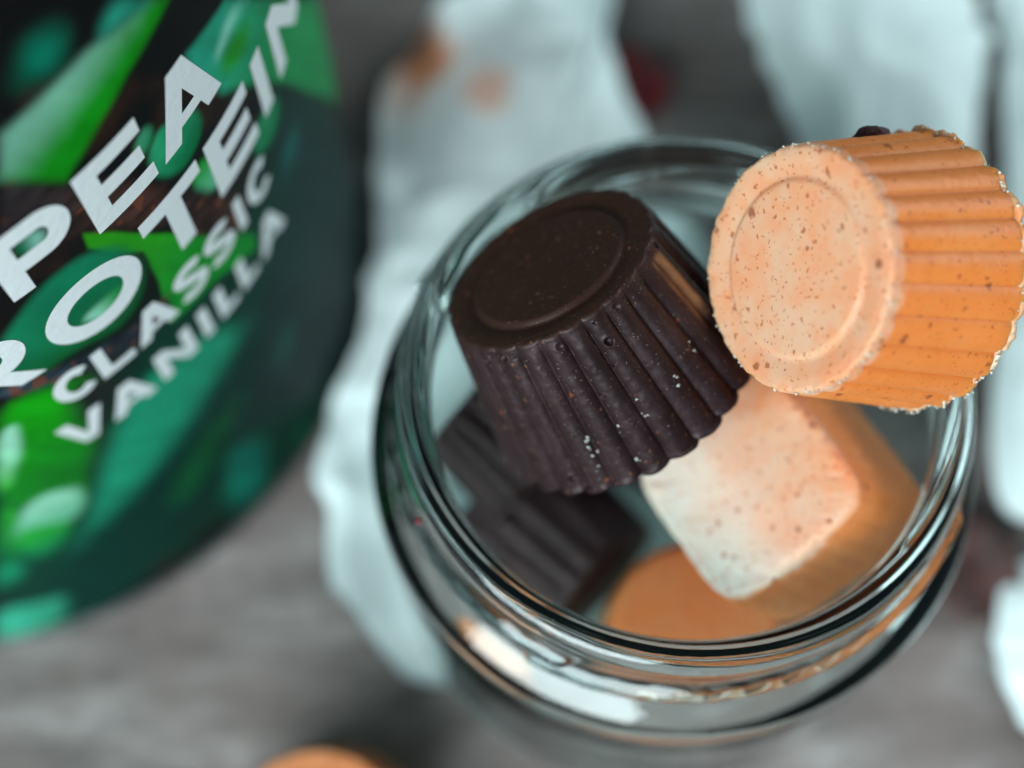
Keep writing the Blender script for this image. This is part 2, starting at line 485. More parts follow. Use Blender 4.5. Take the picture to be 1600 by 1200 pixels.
def paint_print(u, z):
    base = np.array(srgb(19, 19, 20)[:3])
    n = fbm(u * .09, z * .09, 0, 3, 3)
    brown = np.array(srgb(52, 33, 28)[:3])
    col = base + sstep(0.15, 0.6, n)[:, None] * (brown - base) * 0.8
    gm = sstep(100, 80, z) * sstep(10, 25, u) * sstep(-0.5, 0.3, fbm(u * .05, z * .03, 2, 13, 3))
    col = col + gm[:, None] * (np.array(srgb(6, 58, 44)[:3]) - col)
    # the rest of the wrap, out of the picture: more pods of the same print
    rnd = random.Random(11)
    feats = []
    for k in range(70):
        cu = rnd.uniform(150, 497); cz = rnd.uniform(0, 190)
        if cu > 470: cu -= 497
        L, w, a = rnd.uniform(12, 34), rnd.uniform(3, 8), rnd.uniform(0.5, 1.5)
        pl = []
        for s in range(10):
            b = 2 * math.pi * s / 10
            pl.append((cu + L * math.cos(b) * math.cos(a) - w * math.sin(b) * math.sin(a), cz + L * math.cos(b) * math.sin(a) + w * math.sin(b) * math.cos(a)))
        c0 = rnd.choice([(112, 165, 142), (30, 150, 115), (12, 128, 18), (40, 150, 105)])
        c1 = rnd.choice([(12, 120, 30), (5, 95, 55), (4, 72, 58)])
        feats.append(('wrap', pl, rnd.uniform(.8, 2.5), c0, c1, (cu - w, cz), (cu + w, cz)))
    for nm, poly, soft, c0, c1, ga, gb in PRINT + feats:
        pl = round_poly(poly, 2) if nm not in SHARP else poly
        us = [q[0] for q in pl]; zs = [q[1] for q in pl]
        m = (u > min(us) - 3 * soft) & (u < max(us) + 3 * soft) & (z > min(zs) - 3 * soft) & (z < max(zs) + 3 * soft)
        if not m.any():
            continue
        uu, zz = u[m], z[m]
        soft = soft * 1.3
        d = poly_sdf(uu + 0.5 * fbm(uu * .15, zz * .15, 6, 55, 2), zz, pl)
        al = 1 - sstep(-soft, soft, d)
        gx, gy = gb[0] - ga[0], gb[1] - ga[1]
        t = np.clip(((uu - ga[0]) * gx + (zz - ga[1]) * gy) / (gx * gx + gy * gy + 1e-9) + 0.16 * fbm(uu * .22, zz * .22, 1.5, 9, 3), 0, 1)
        A, B = np.array(srgb(*c0)[:3]) * 1.25, np.array(srgb(*c1)[:3]) * 1.25
        c = A + sstep(0, 1, t)[:, None] * (B - A)
        c *= (1 + 0.10 * fbm(uu * .5, zz * .5, 3.1, 21, 2) + 0.28 * fbm((uu + .6 * zz) * .30, (zz - .6 * uu) * .05, 3.1, 61, 3))[:, None]
        if nm.startswith('branch'):
            g = vnoise(uu * .35, zz * 1.1, 4, 31)
            c = c * (1 + 0.6 * g)[:, None]
            sp = sstep(.45, .7, vnoise(uu * .6, zz * .6, 8, 41))
            c = c + sp[:, None] * (np.array(srgb(120, 66, 48)[:3]) - c) * .7
        col[m] += al[:, None] * (c - col[m])
    return np.clip(col, 0, 1)


def build_tin():
    root = empty('printed_tin', (TIN_C[0] * MM, TIN_C[1] * MM, 0))
    tag(root, 'tall round tin printed with green pea pods and white lettering, left of the jar', 'tin')
    u = np.concatenate([np.linspace(0, 150, 560, endpoint=False), np.linspace(150, 2 * math.pi * TIN_R, 170, endpoint=False)])
    z = np.linspace(2.0, TIN_H, 560)
    U, Z = np.meshgrid(u, z)
    vs = tin_point(U.ravel(), Z.ravel())
    me = mesh_from('tin_body', vs, grid_faces(len(z), len(u)))
    col = paint_print(U.ravel(), Z.ravel())
    ca = me.color_attributes.new('print_color', 'FLOAT_COLOR', 'POINT')
    ca.data.foreach_set('color', np.concatenate([col, np.ones((len(col), 1))], 1).astype(np.float32).ravel())
    body = link('printed_body', me, M_PRINT, root)
    # rolled seams and lid
    def lathe(name, prof, mat, nseg=160):
        a = np.linspace(0, 2 * math.pi, nseg, endpoint=False)
        v = np.concatenate([np.stack([r * np.cos(a), r * np.sin(a), 0 * a + zz], -1) for r, zz in prof])
        return link(name, mesh_from(name, v, grid_faces(len(prof), nseg)), mat, root)
    lathe('base_rim', [(0.5, 1.2), (76, 1.2), (78.4, 0.2), (79.6, 0.4), (79.9, 1.2), (79.5, 2.0), (79.0, 2.2)], M_METAL)
    lathe('lid', [(78.6, 192), (81.0, 192), (81.3, 193), (81.3, 203), (80.4, 204.5), (78, 205), (76, 203.4), (40, 203), (0.5, 203)], M_METAL)
    return root, body


# letters drawn as closed quads in a box of width w and height 1, stroke s (fractions of the height)
def letter_quads(ch, w, s):
    Q = []
    def box(x0, y0, x1, y1): Q.append([(x0, y0), (x1, y0), (x1, y1), (x0, y1)])
    def strip(outer, inner):
        for k in range(len(outer) - 1):
            Q.append([inner[k], outer[k], outer[k + 1], inner[k + 1]])
    def arc(cx, cy, rx, ry, a0, a1, n=28):
        return [(cx + rx * math.cos(a0 + (a1 - a0) * k / n), cy + ry * math.sin(a0 + (a1 - a0) * k / n)) for k in range(n + 1)]
    PI = math.pi
    if ch == 'E':
        box(0, 0, s, 1); box(s, 0, w, s * .92); box(s, 1 - s * .92, w, 1); box(s, .5 - s * .45, w * .92, .5 + s * .45)
    elif ch == 'L':
        box(0, 0, s, 1); box(s, 0, w, s * .92)
    elif ch == 'I':
        box(0, 0, s, 1)
    elif ch == 'T':
        c = w / 2; box(0, 1 - s * .92, w, 1); box(c - s / 2, 0, c + s / 2, 1 - s * .92)
    elif ch == 'N':
        box(0, 0, s, 1); box(w - s, 0, w, 1)
        Q.append([(s, 1), (s, 1 - s * 1.55), (w - s, 0), (w - s, s * 1.55)])
    elif ch == 'V':
        c = w / 2; sx = s * 1.12
        Q.append([(0, 1), (c - sx / 2, 0), (c, 0), (c, sx * 1.15), (sx, 1)][:0] or [(0, 1), (c - sx / 2, 0), (c, sx * 1.0), (sx, 1)])
        Q.append([(c - sx / 2, 0), (c + sx / 2, 0), (c, sx * 1.0)])
        Q.append([(w - sx, 1), (c, sx * 1.0), (c + sx / 2, 0), (w, 1)])
    elif ch == 'A':
        c = w / 2; sx = s * 1.12; t = sx / 2
        def xl(y): return (c - t) * y            # outer left edge
        def il(y): return xl(y) + sx             # inner left edge, meets the middle near the top
        ym = (c - sx) / (c - t)
        y0, y1 = .19, .19 + s * .66
        Q.append([(0, 0), (sx, 0), (il(y0), y0), (xl(y0), y0)])
        Q.append([(w - sx, 0), (w, 0), (w - xl(y0), y0), (w - il(y0), y0)])
        Q.append([(xl(y0), y0), (w - xl(y0), y0), (w - xl(y1), y1), (xl(y1), y1)])
        Q.append([(xl(y1), y1), (il(y1), y1), (c, ym), (xl(ym), ym)])
        Q.append([(w - il(y1), y1), (w - xl(y1), y1), (w - xl(ym), ym), (c, ym)])
        Q.append([(xl(ym), ym), (w - xl(ym), ym), (c + t, 1), (c - t, 1)])
    elif ch == 'O':
        strip(arc(w / 2, .5, w / 2, .52, 0, 2 * PI, 48), arc(w / 2, .5, w / 2 - s, .52 - s, 0, 2 * PI, 48))
    elif ch == 'C':
        a0, a1 = PI * .23, PI * 1.77
        strip(arc(w * .54, .5, w * .54, .52, a0, a1, 36), arc(w * .54, .5, w * .54 - s, .52 - s, a0, a1, 36))
    elif ch in 'PR':
        box(0, 0, s, 1)
        r = .335 if ch == 'P' else .325; cy = 1 - r; rx = min(r, w - s - .05)
        cx = w - rx if ch == 'P' else w - rx - .03
        o = [(s, 1), (cx, 1)] + arc(cx, cy, rx, r, PI / 2, -PI / 2, 24) + [(cx, 1 - 2 * r), (s, 1 - 2 * r)]
        i = [(s, 1 - s * .92), (cx, 1 - s * .92)] + arc(cx, cy, rx - s, r - s * .92, PI / 2, -PI / 2, 24) + [(cx, 1 - 2 * r + s * .92), (s, 1 - 2 * r + s * .92)]
        strip(o, i)
        if ch == 'R':
            Q.append([(w * .36, 1 - 2 * r), (w - sR(s), 0), (w, 0), (w * .36 + sR(s) * .95, 1 - 2 * r)])
    elif ch == 'S':
        pts = arc(w * .5, .745, w * .40, .185, PI * .10, PI * 1.5, 20) + arc(w * .5, .27, w * .42, .195, PI * .5, -PI * .88, 20)
        P = np.array(pts); d = np.gradient(P, axis=0); d /= np.linalg.norm(d, axis=1)[:, None] + 1e-9
        nrm = np.stack([-d[:, 1], d[:, 0]], -1) * s * .5
        strip([tuple(x) for x in P - nrm], [tuple(x) for x in P + nrm])
    return Q


def sR(s): return s * 1.2


def build_letter(ch, u0, u1, z0, z1, s, parent):
    H = z1 - z0
    w = (u1 - u0) / H
    bm = bmesh.new()
    for q in letter_quads(ch, w, s):
        vs = [bm.verts.new((u0 + x * H, z0 + y * H, 0)) for x, y in q]
        try:
            bm.faces.new(vs)
        except ValueError:
            pass
    bmesh.ops.remove_doubles(bm, verts=bm.verts[:], dist=0.002)
    long = [e for e in bm.edges if e.calc_length() > 1.2]
    bmesh.ops.subdivide_edges(bm, edges=long, cuts=3, use_grid_fill=True)
    bmesh.ops.triangulate(bm, faces=bm.faces[:])
    co = np.array([v.co[:] for v in bm.verts])
    P = tin_point(co[:, 0], co[:, 1], 0.06)
    for v, c in zip(bm.verts, P):
        v.co = c * MM
    bm.normal_update()
    me = bpy.data.meshes.new('letter')
    for f in bm.faces:
        f.smooth = True
        a = f.calc_center_median()
        if f.normal.x * a.x + f.normal.y * a.y < 0:
            f.normal_flip()
    bm.to_mesh(me); bm.free()
    o = link('letter', me, M_LETTER, parent)
    return o


tin, tin_body = build_tin()
# word: letter, left u, right u  (millimetres round the tin)
ROWS = [
    (116.3, 129.4, 0.245, [('P', 52.0, 63.4), ('E', 65.3, 76.2), ('A', 77.6, 91.2)]),
    (97.7, 110.9, 0.245, [('P', 24.6, 35.6), ('R', 38.4, 50.2), ('O', 52.6, 68.2), ('T', 70.1, 82.2), ('E', 84.0, 95.4), ('I', 98.0, 101.3), ('N', 104.7, 117.6)]),
    (85.6, 93.6, 0.235, [('C', 48.6, 55.0), ('L', 55.6, 61.4), ('A', 62.2, 70.0), ('S', 71.0, 76.6), ('S', 77.8, 83.4), ('I', 85.2, 87.1), ('C', 88.6, 95.2)]),
    (72.4, 80.6, 0.235, [('V', 45.4, 53.2), ('A', 53.3, 61.3), ('N', 62.8, 70.0), ('I', 71.9, 73.8), ('L', 75.8, 80.2), ('L', 81.4, 85.8), ('A', 87.0, 95.0)]),
]
for z0, z1, s, row in ROWS:
    for ch, u0, u1 in row:
        build_letter(ch, u0, u1, z0, z1, s, tin_body)

# ------------------------------------------------------------------ glass jar
JAR_H = 85.77


def smooth_profile(pts, n):
    """Catmull-Rom through the points, resampled"""
    P = np.array(pts, float)
    P = np.concatenate([[2 * P[0] - P[1]], P, [2 * P[-1] - P[-2]]])
    out = []
    for k in range(1, len(P) - 2):
        L = np.linalg.norm(P[k + 1] - P[k])
        m = max(2, int(L * n))
        for s in range(m):
            t = s / m
            a, b, c, d = P[k - 1], P[k], P[k + 1], P[k + 2]
            out.append(0.5 * ((2 * b) + (-a + c) * t + (2 * a - 5 * b + 4 * c - d) * t * t + (-a + 3 * b - 3 * c + d) * t ** 3))
    out.append(P[-2])
    return np.array(out)


def build_jar():
    outer = [(35.9, -4.0), (36.2, -1.9), (37.2, -0.6), (38.7, 0.0), (40.2, -0.6), (41.0, -2.0), (41.1, -3.6), (40.85, -4.8), (40.6, -6.0),
             (40.5, -8), (40.5, -11), (40.5, -15), (41.0, -16.6), (42.6, -18.0), (44.6, -19.4), (46.0, -20.8), (46.5, -22.4), (46.3, -24.0), (45.8, -25.6),
             (45.7, -28), (45.9, -32), (46.2, -38), (46.2, -50), (46.2, -66), (46.1, -76), (45.2, -81), (43.0, -84.2), (40.0, -85.5), (36, -85.5), (32, -84.4), (26, -83.9), (12, -83.7), (0.4, -83.7)]
    inner = [(0.4, -80.0), (14, -80.0), (28, -80.2), (36, -80.0), (40.2, -78.2), (42.4, -74.5), (43.0, -68), (43.1, -50), (43.1, -34), (42.6, -28), (41.0, -23.5),
             (39.4, -19.5), (37.9, -16.0), (37.3, -12), (36.6, -8), (35.9, -4.0)]
    po = smooth_profile(outer, 2.0)
    pi_ = smooth_profile(inner, 1.2)[:-1]
    prof = np.concatenate([pi_, po])
    n_in = len(pi_)
    NS = 560
    a = np.linspace(-math.pi, math.pi, NS, endpoint=False)
    A, R = np.meshgrid(a, prof[:, 0])
    Z = np.repeat(prof[:, 1][:, None], NS, 1)
    is_out = np.repeat((np.arange(len(prof)) >= n_in + 14)[:, None], NS, 1)
    # hand-blown waviness
    wob = 0.16 * fbm(np.cos(A) * 2.2, np.sin(A) * 2.2, Z * .05, 3, 2) * sstep(1, 8, R)
    R = R + wob
    # lug threads on the neck: each climbs anticlockwise, with tapered ends
    deg = np.degrees(A)
    for start in (-128, -38, 52, 142):
        t = ((deg - start + 360) % 360) / 106.0
        m = (t < 1)
        zc = -14.0 + 7.2 * t
        ends = sstep(0, .05, t) * (1 - sstep(.95, 1, t))
        g = np.exp(-(np.abs(Z - zc) / 1.35) ** 3.2)
        R = R + np.where(is_out & m & (Z > -17.4) & (Z < -4.6), 2.3 * g * ends, 0)
    # mould seam
    for az in (-87, 93):
        dd = np.abs((deg - az + 180) % 360 - 180) * R * math.pi / 180
        R = R + np.where(is_out & (Z < -4) & (Z > -80), 0.14 * np.exp(-(dd / .28) ** 2), 0)
    R = np.maximum(R, 0.05)
    V = np.stack([R * np.cos(A), R * np.sin(A), Z + JAR_H], -1).reshape(-1, 3)
    faces = grid_faces(len(prof), NS, flip=False)
    nr = len(prof)
    nv = len(V)
    V = np.concatenate([V, [[0, 0, prof[0, 1] + JAR_H], [0, 0, prof[-1, 1] + JAR_H]]])
    for j in range(NS):
        faces.append([nv, (j + 1) % NS, j])
        faces.append([nv + 1, (nr - 1) * NS + j, (nr - 1) * NS + (j + 1) % NS])
    me = mesh_from('glass_jar', V, faces)
    bm = bmesh.new(); bm.from_mesh(me)
    bmesh.ops.recalc_face_normals(bm, faces=bm.faces[:])
    bm.to_mesh(me); bm.free()
    o = link('glass_jar', me, M_GLASS)
    o.location = (0, 0, JAR_Z * MM)
    tag(o, 'open clear glass jar with screw thread neck, filled with chocolate and peanut cups', 'jar')
    return o


JAR_Z = 0.45
jar = build_jar()

# ------------------------------------------------------------------ moulded cups
def cup_mesh(name, rn, rw, H, nphi, nt, seed, lobes=24, amp=0.85, square=0.0, pits=(), smears=(), rough=0.08, wear=0.0, groove=1.0, bloomk=1.0, bev=.045):
    """fluted tapered cup; local z from the broad end (0) up to the small end face (H)"""
    phi = np.linspace(0, 2 * math.pi, nphi, endpoint=False)
    rings = []      # radius fraction / kind
    nf = max(14, nt // 4)
    # rows: end face from the centre out
    fr = np.linspace(0.02, 1 - bev, nf)
    rows_r, rows_z, flute, isface, tt = [], [], [], [], []
    for f in fr:
        g = 0.22 - 0.80 * float(sstep(.695, .745, np.array(f))) + 0.58 * float(np.clip((f - .75) / .14, 0, 1))   # raised disc in a shallow ring
        rows_r.append(rn * f); rows_z.append(H + float(g) * groove); flute.append(0.15 * max(0, f - .8) / .155); isface.append(1.0); tt.append(-1.0)
    for k in range(1, 7):                                      # rounded edge
        b = k / 7 * math.pi / 2
        rows_r.append(rn * (1 - bev) + rn * bev * math.sin(b)); rows_z.append(H - rn * bev * (1 - math.cos(b)))
        flute.append(0.15 + 0.25 * k / 7); isface.append(1 - (k / 7) ** 1.5); tt.append(0.0)
    z1 = H - rn * bev
    for k in range(nt + 1):
        t = k / nt
        rows_r.append(rn + (rw - rn) * t); rows_z.append(z1 * (1 - t) + 0.25 * t)
        flute.append(0.4 + 0.6 * float(sstep(0, .10, np.array(t)))); isface.append(0.0); tt.append(t)
    for k in range(1, 9):                                      # broad end, hidden underside
        f = 1 - k / 9.0
        rows_r.append(rw * f + 0.05); rows_z.append(0.0 - 0.15 * (1 - f)); flute.append(f if k < 3 else 0.0); isface.append(0.0); tt.append(1.2)
    rows_r, rows_z, flute, isface, tt = map(np.array, (rows_r, rows_z, flute, isface, tt))
    PH, RR = np.meshgrid(phi, rows_r)
    ZZ = np.repeat(rows_z[:, None], nphi, 1); FL = np.repeat(flute[:, None], nphi, 1)
    T = np.repeat(tt[:, None], nphi, 1); FACE = np.repeat(isface[:, None], nphi, 1)
    wav = PH + 0.02 * np.sin(PH * 3 + seed)
    lob = np.abs(np.sin(lobes * wav / 2)) ** 0.62
    if square > 0:
        e = 2 + square * 3.2
        sq = (np.abs(np.cos(PH)) ** e + np.abs(np.sin(PH)) ** e) ** (-1 / e)
        RR = RR * sq
    R2 = RR + FL * amp * (lob - 0.75)
    # irregular casting
    cx, cy = np.cos(PH), np.sin(PH)
    R2 = R2 + np.where(T >= 0, 1, .2) * (rough * 1.6 * fbm(cx * 2, cy * 2, ZZ * .12, seed, 2) + rough * fbm(R2 * cx * .9, R2 * cy * .9, ZZ * .9, seed + 5, 2))
    edge = np.exp(-((RR / rn - 1) / .05) ** 2) * (T <= 0.06)
    Z2 = ZZ + rough * 1.4 * np.where(T < 0.02, 1, .2) * fbm(RR * cx * .25, RR * cy * .25, 2.2, seed + 9, 3)
    Z2 = Z2 + edge * (rough * 2.2 + wear) * fbm(RR * cx * .9, RR * cy * .9, 5.2, seed + 29, 2)
    # ragged broad edge
    rim = sstep(.955, 1.0, T) * (T <= 1.0) + (T > 1.0) * np.clip(RR / rw, 0, 1) ** 6
    R2 = R2 + rim * 0.55 * np.clip(fbm(cx * 9, cy * 9, 1.7, seed + 3, 3) + .15, -.3, 1)
    V = np.stack([R2 * cx, R2 * cy, Z2], -1)
    # air bubbles: round pits with a slight lip
    nrm = np.stack([cx, cy, 0.2 + 0 * cx], -1)
    for ph, t, pr, pd in pits:
        rr = (rn + (rw - rn) * t) + amp * .2; zz = z1 * (1 - t)
        i0 = np.searchsorted(-rows_z[nf + 6:nf + 6 + nt], -(zz + pr * 3)) + nf + 6
        i1 = np.searchsorted(-rows_z[nf + 6:nf + 6 + nt], -(zz - pr * 3)) + nf + 6
        dphi = (PH[i0:i1] - ph + math.pi) % (2 * math.pi) - math.pi
        d = np.sqrt((dphi * rr) ** 2 + (ZZ[i0:i1] - zz) ** 2) / pr
        disp = -pd * np.clip(1 - d ** 2, 0, 1) ** .6 + 0.16 * pd * np.exp(-((d - 1.25) / .28) ** 2)
        V[i0:i1] += nrm[i0:i1] * disp[..., None]
    bloom = FACE.copy()
    if wear > 0:
        bloom = np.clip(bloom + 0.55 * np.where((T >= 0) & (T <= 1), np.exp(-T / .05), 0) * (0.6 + 0.6 * fbm(cx * 7, cy * 7, ZZ * .3, seed + 13, 2)), 0, 1)
        bloom = np.clip(bloom + 0.8 * edge, 0, 1)
    if square > 0:                                             # whitish bloom towards one side of the face
        bloom = np.maximum(bloom, 0.12) * (1.35 - 0.55 * RR * cx / rn + 0.35 * fbm(RR * cx * .12, RR * cy * .12, .4, seed + 2, 2))
    smear = np.zeros_like(bloom)
    for ph, w, t0, t1 in smears:
        dphi = np.abs((PH - ph + math.pi) % (2 * math.pi) - math.pi)
        nn = 0.5 + 0.5 * fbm(cx * 14, cy * 14, ZZ * .35, 77, 3)
        smear = np.maximum(smear, (1 - sstep(w * .55, w, dphi)) * sstep(t0, t0 + .05, T) * (1 - sstep(t1 - .2, t1, T)) * np.clip(nn * 1.7, 0, 1))
    V = V.reshape(-1, 3)
    nv = len(V); nrows = len(rows_r)
    faces = grid_faces(nrows, nphi, flip=True)
    V = np.concatenate([V, [[0, 0, H + 0.10], [0, 0, -0.15]]])
    for j in range(nphi):
        faces.append([nv, j, (j + 1) % nphi])
        faces.append([nv + 1, (nrows - 1) * nphi + (j + 1) % nphi, (nrows - 1) * nphi + j])
    me = mesh_from(name, V, faces)
    point_attr(me, 'bloom', np.concatenate([bloom.ravel(), [1.0, 0.0]]) * bloomk)
    point_attr(me, 'smear', np.concatenate([smear.ravel(), [0.0, 0.0]]))
    return me


def flash_mesh(name, rw, seed, width=1.1, lobes=24, amp=0.85, square=0.0, n=420):
    """thin ragged skin of cream squeezed out round the broad edge"""
    ph = np.linspace(0, 2 * math.pi, n, endpoint=False)
    cx, cy = np.cos(ph), np.sin(ph)
    lob = np.abs(np.sin(lobes * (ph + 0.02 * np.sin(ph * 3 + seed)) / 2)) ** .75
    base = rw + amp * (lob - .75)
    if square > 0:
        e = 2 + square * 3.2
        base = rw * (np.abs(cx) ** e + np.abs(cy) ** e) ** (-1 / e) + amp * (lob - .75)
    big = np.clip(fbm(cx * 3, cy * 3, .3, seed, 2), 0, 1)
    ex = width * np.clip(0.10 + 2.6 * big ** 1.3 + 0.55 * fbm(cx * 17, cy * 22, .9, seed + 4, 3), 0.03, 1.7)
    rows = [(base - 1.2, 0.1 + 0 * ph), (base - 0.3, 0.75 + 0.3 * fbm(cx * 8, cy * 8, 2, seed, 2)), (base + ex * .55, 0.55 + 0 * ph), (base + ex, 0.25 + 0.3 * fbm(cx * 16, cy * 16, 4, seed, 2)), (base + ex * .9, -0.1 + 0 * ph), (base - .4, -0.35 + 0 * ph), (base - 1.2, -0.3 + 0 * ph)]
    V = np.concatenate([np.stack([r * cx, r * cy, z], -1) for r, z in rows])
    f = grid_faces(len(rows), n, flip=True)
    f += [[(len(rows) - 1) * n + j, (len(rows) - 1) * n + (j + 1) % n, (j + 1) % n, j][::-1] for j in range(n)]
    return mesh_from(name, V, f)


def pose(narrow, axis, H, spin=0.0):
    """matrix whose +z runs from the broad end to the small end; base at the broad end centre"""
    a = Vector(axis).normalized()
    q = (-a).to_track_quat('Z', 'Y')
    loc = (Vector(narrow) + a * H) * MM
    return Matrix.Translation(loc) @ q.to_matrix().to_4x4() @ Matrix.Rotation(spin, 4, 'Z')


def add_cup(kind, label, group, narrow, axis, H, rn, rw, spin=0.0, hero=False, seed=1, square=0.0, flash=1.0, pits=(), smears=(), lobes=24, groove=1.0, amp=None, bloomk=1.0, bev=.045, rough=None):
    name = {'dark': 'chocolate_cup', 'peanut': 'peanut_butter_cup'}[kind]
    root = empty(name)
    root.matrix_world = pose(narrow, axis, H, spin)
    tag(root, label, 'confection', group)
    nphi, nt = (720, 200) if hero else (336, 56)
    amp = amp or (1.05 if kind == 'dark' else 0.75)
    me = cup_mesh('fluted_body', rn, rw, H, nphi, nt, seed, lobes, amp, square, pits, smears, rough or (0.07 if kind == 'dark' else 0.055), 0.0 if kind == 'dark' else 0.25, groove, bloomk, bev)
    body = link('fluted_body', me, M_DARK if kind == 'dark' else M_PEANUT, root)
    if flash > 0:
        link('rim_flash', flash_mesh('rim_flash', rw, seed + 40, flash, lobes, amp, square), M_FLASH if kind == 'peanut' else M_DARK, root)
    return root, body


def pose_x(root, narrow, axis, xdir, H):
    a = Vector(axis).normalized(); z = -a
    x = Vector(xdir); x = (x - z * x.dot(z)).normalized(); y = z.cross(x)
    loc = (Vector(narrow) + a * H) * MM
    root.matrix_world = Matrix(((x.x, y.x, z.x, loc.x), (x.y, y.y, z.y, loc.y), (x.z, y.z, z.z, loc.z), (0, 0, 0, 1)))


rng = random.Random(5)
# bubbles under the top edge of each flute of the front dark cup, and a few stray ones
pits = []
for k in range(28):
    ph = (k + 0.5) / 28 * 2 * math.pi + rng.uniform(-.03, .03)
    if rng.random() < .68:
        pits.append((ph + rng.uniform(-.04, .04), rng.uniform(.018, .075), rng.uniform(.20, .56), rng.uniform(.20, .5)))
    if rng.random() < .5:
        pits.append((ph + .08, rng.uniform(.02, .05), rng.uniform(.2, .3), .2))
pits += [(1.656, .163, .62, .75), (.864, .896, .62, .6), (1.389, .433, .35, .35), (1.30, .22, .22, .2), (2.3, .62, .25, .25), (.5, .4, .22, .2)]
for _ in range(10):
    pits.append((rng.uniform(0, 6.28), rng.uniform(.1, .95), rng.uniform(.14, .26), rng.uniform(.10, .22)))

GD, GP = 'dark chocolate cups', 'peanut butter cups'
dark, dark_body = add_cup('dark', 'large dark chocolate cup tilted out of the jar mouth, smooth round end facing up', GD,
                          (0, 0, 0), (0, 0, -1), 23.7, 15.3, 19.9, hero=True, seed=2, flash=0.4, lobes=28, pits=pits, smears=[(2.47, .115, .03, .62)])
pose_x(dark, (-19.11, 11.16, 101.77), (0.4536, -0.4189, -0.7866), (-0.8545, -0.4551, -0.2505), 23.7)
pea, pea_body = add_cup('peanut', 'orange peanut butter cup lying on its side on top of the jar rim', GP,
                        (0, 0, 0), (0, 0, -1), 21.8, 15.4, 18.2, hero=True, seed=6, flash=0.9, lobes=26, groove=0.6, amp=0.74)
pose_x(pea, (10.9, 3.2, 114.7), (0.8057, 0.2295, -0.546), (-0.0399, -0.8987, -0.4367), 21.8)
block, block_body = add_cup('peanut', 'pale speckled rounded square peanut butter cup inside the jar under the dark cup', GP,
                            (0, 0, 0), (0, 0, -1), 23.0, 13.4, 15.7, seed=12, square=1.0, flash=0.4, lobes=32, groove=0.0, amp=0.22, bev=.10, rough=.16)
pose_x(block, (8.18, -12.78, 79.21), (0.482, 0.1747, -0.8586), (0.7257, 0.4696, 0.5029), 23.0)
low, _ = add_cup('peanut', 'orange peanut butter cup low in the jar behind the front of the rim', GP, (0, 0, 0), (0, 0, -1), 23, 13.6, 15.0, seed=15, flash=0.3, groove=0.0, lobes=20, amp=0.2, bloomk=0.3, bev=.16, rough=.12)
pose_x(low, (3.2, -26.8, 50.6), (0.02, 0.06, -0.998), (0.99, -0.05, 0.1), 23)
darkA, _ = add_cup('dark', 'fluted dark chocolate cup lying deep in the jar below the tilted dark cup', GD, (0, 0, 0), (0, 0, -1), 23, 13.4, 16.0, seed=21, flash=0.3, lobes=18)
pose_x(darkA, (-10.2, -14.2, 27.0), (-0.6944, 0.7166, -0.0648), (-0.6484, -0.6623, -0.3754), 23)
darkB, _ = add_cup('dark', 'dark chocolate cup against the left inside wall of the jar, mostly in shadow', GD, (0, 0, 0), (0, 0, -1), 16, 11.5, 13.0, seed=25, flash=0.3, lobes=18)
pose_x(darkB, (-30.5, 10.0, 57.5), (0.70, -0.62, -0.18), (-0.46, -0.886, 0.05), 16)
dark_filler, _ = add_cup('dark', 'added dark chocolate cup at the back of the jar, filling the gap behind the pale block', GD, (0, 0, 0), (0, 0, -1), 23, 14.0, 16.5, seed=45, flash=0.3)
pose_x(dark_filler, (3.0, 20.0, 51.0), (0.05, -0.1, -0.99), (1, 0, 0), 23)  # invented filler cup, blocks the bright gap between the others
tcup, _ = add_cup('peanut', 'orange peanut butter cup standing on the table at the bottom edge of the picture', GP, (0, 0, 0), (0, 0, -1), 23, 15.2, 18.5, seed=31, flash=0.4, groove=0.2, bloomk=0.45, lobes=20)
pose_x(tcup, (-59.4, -55.0, 23.2), (0, 0, -1), (1, 0, 0), 23)


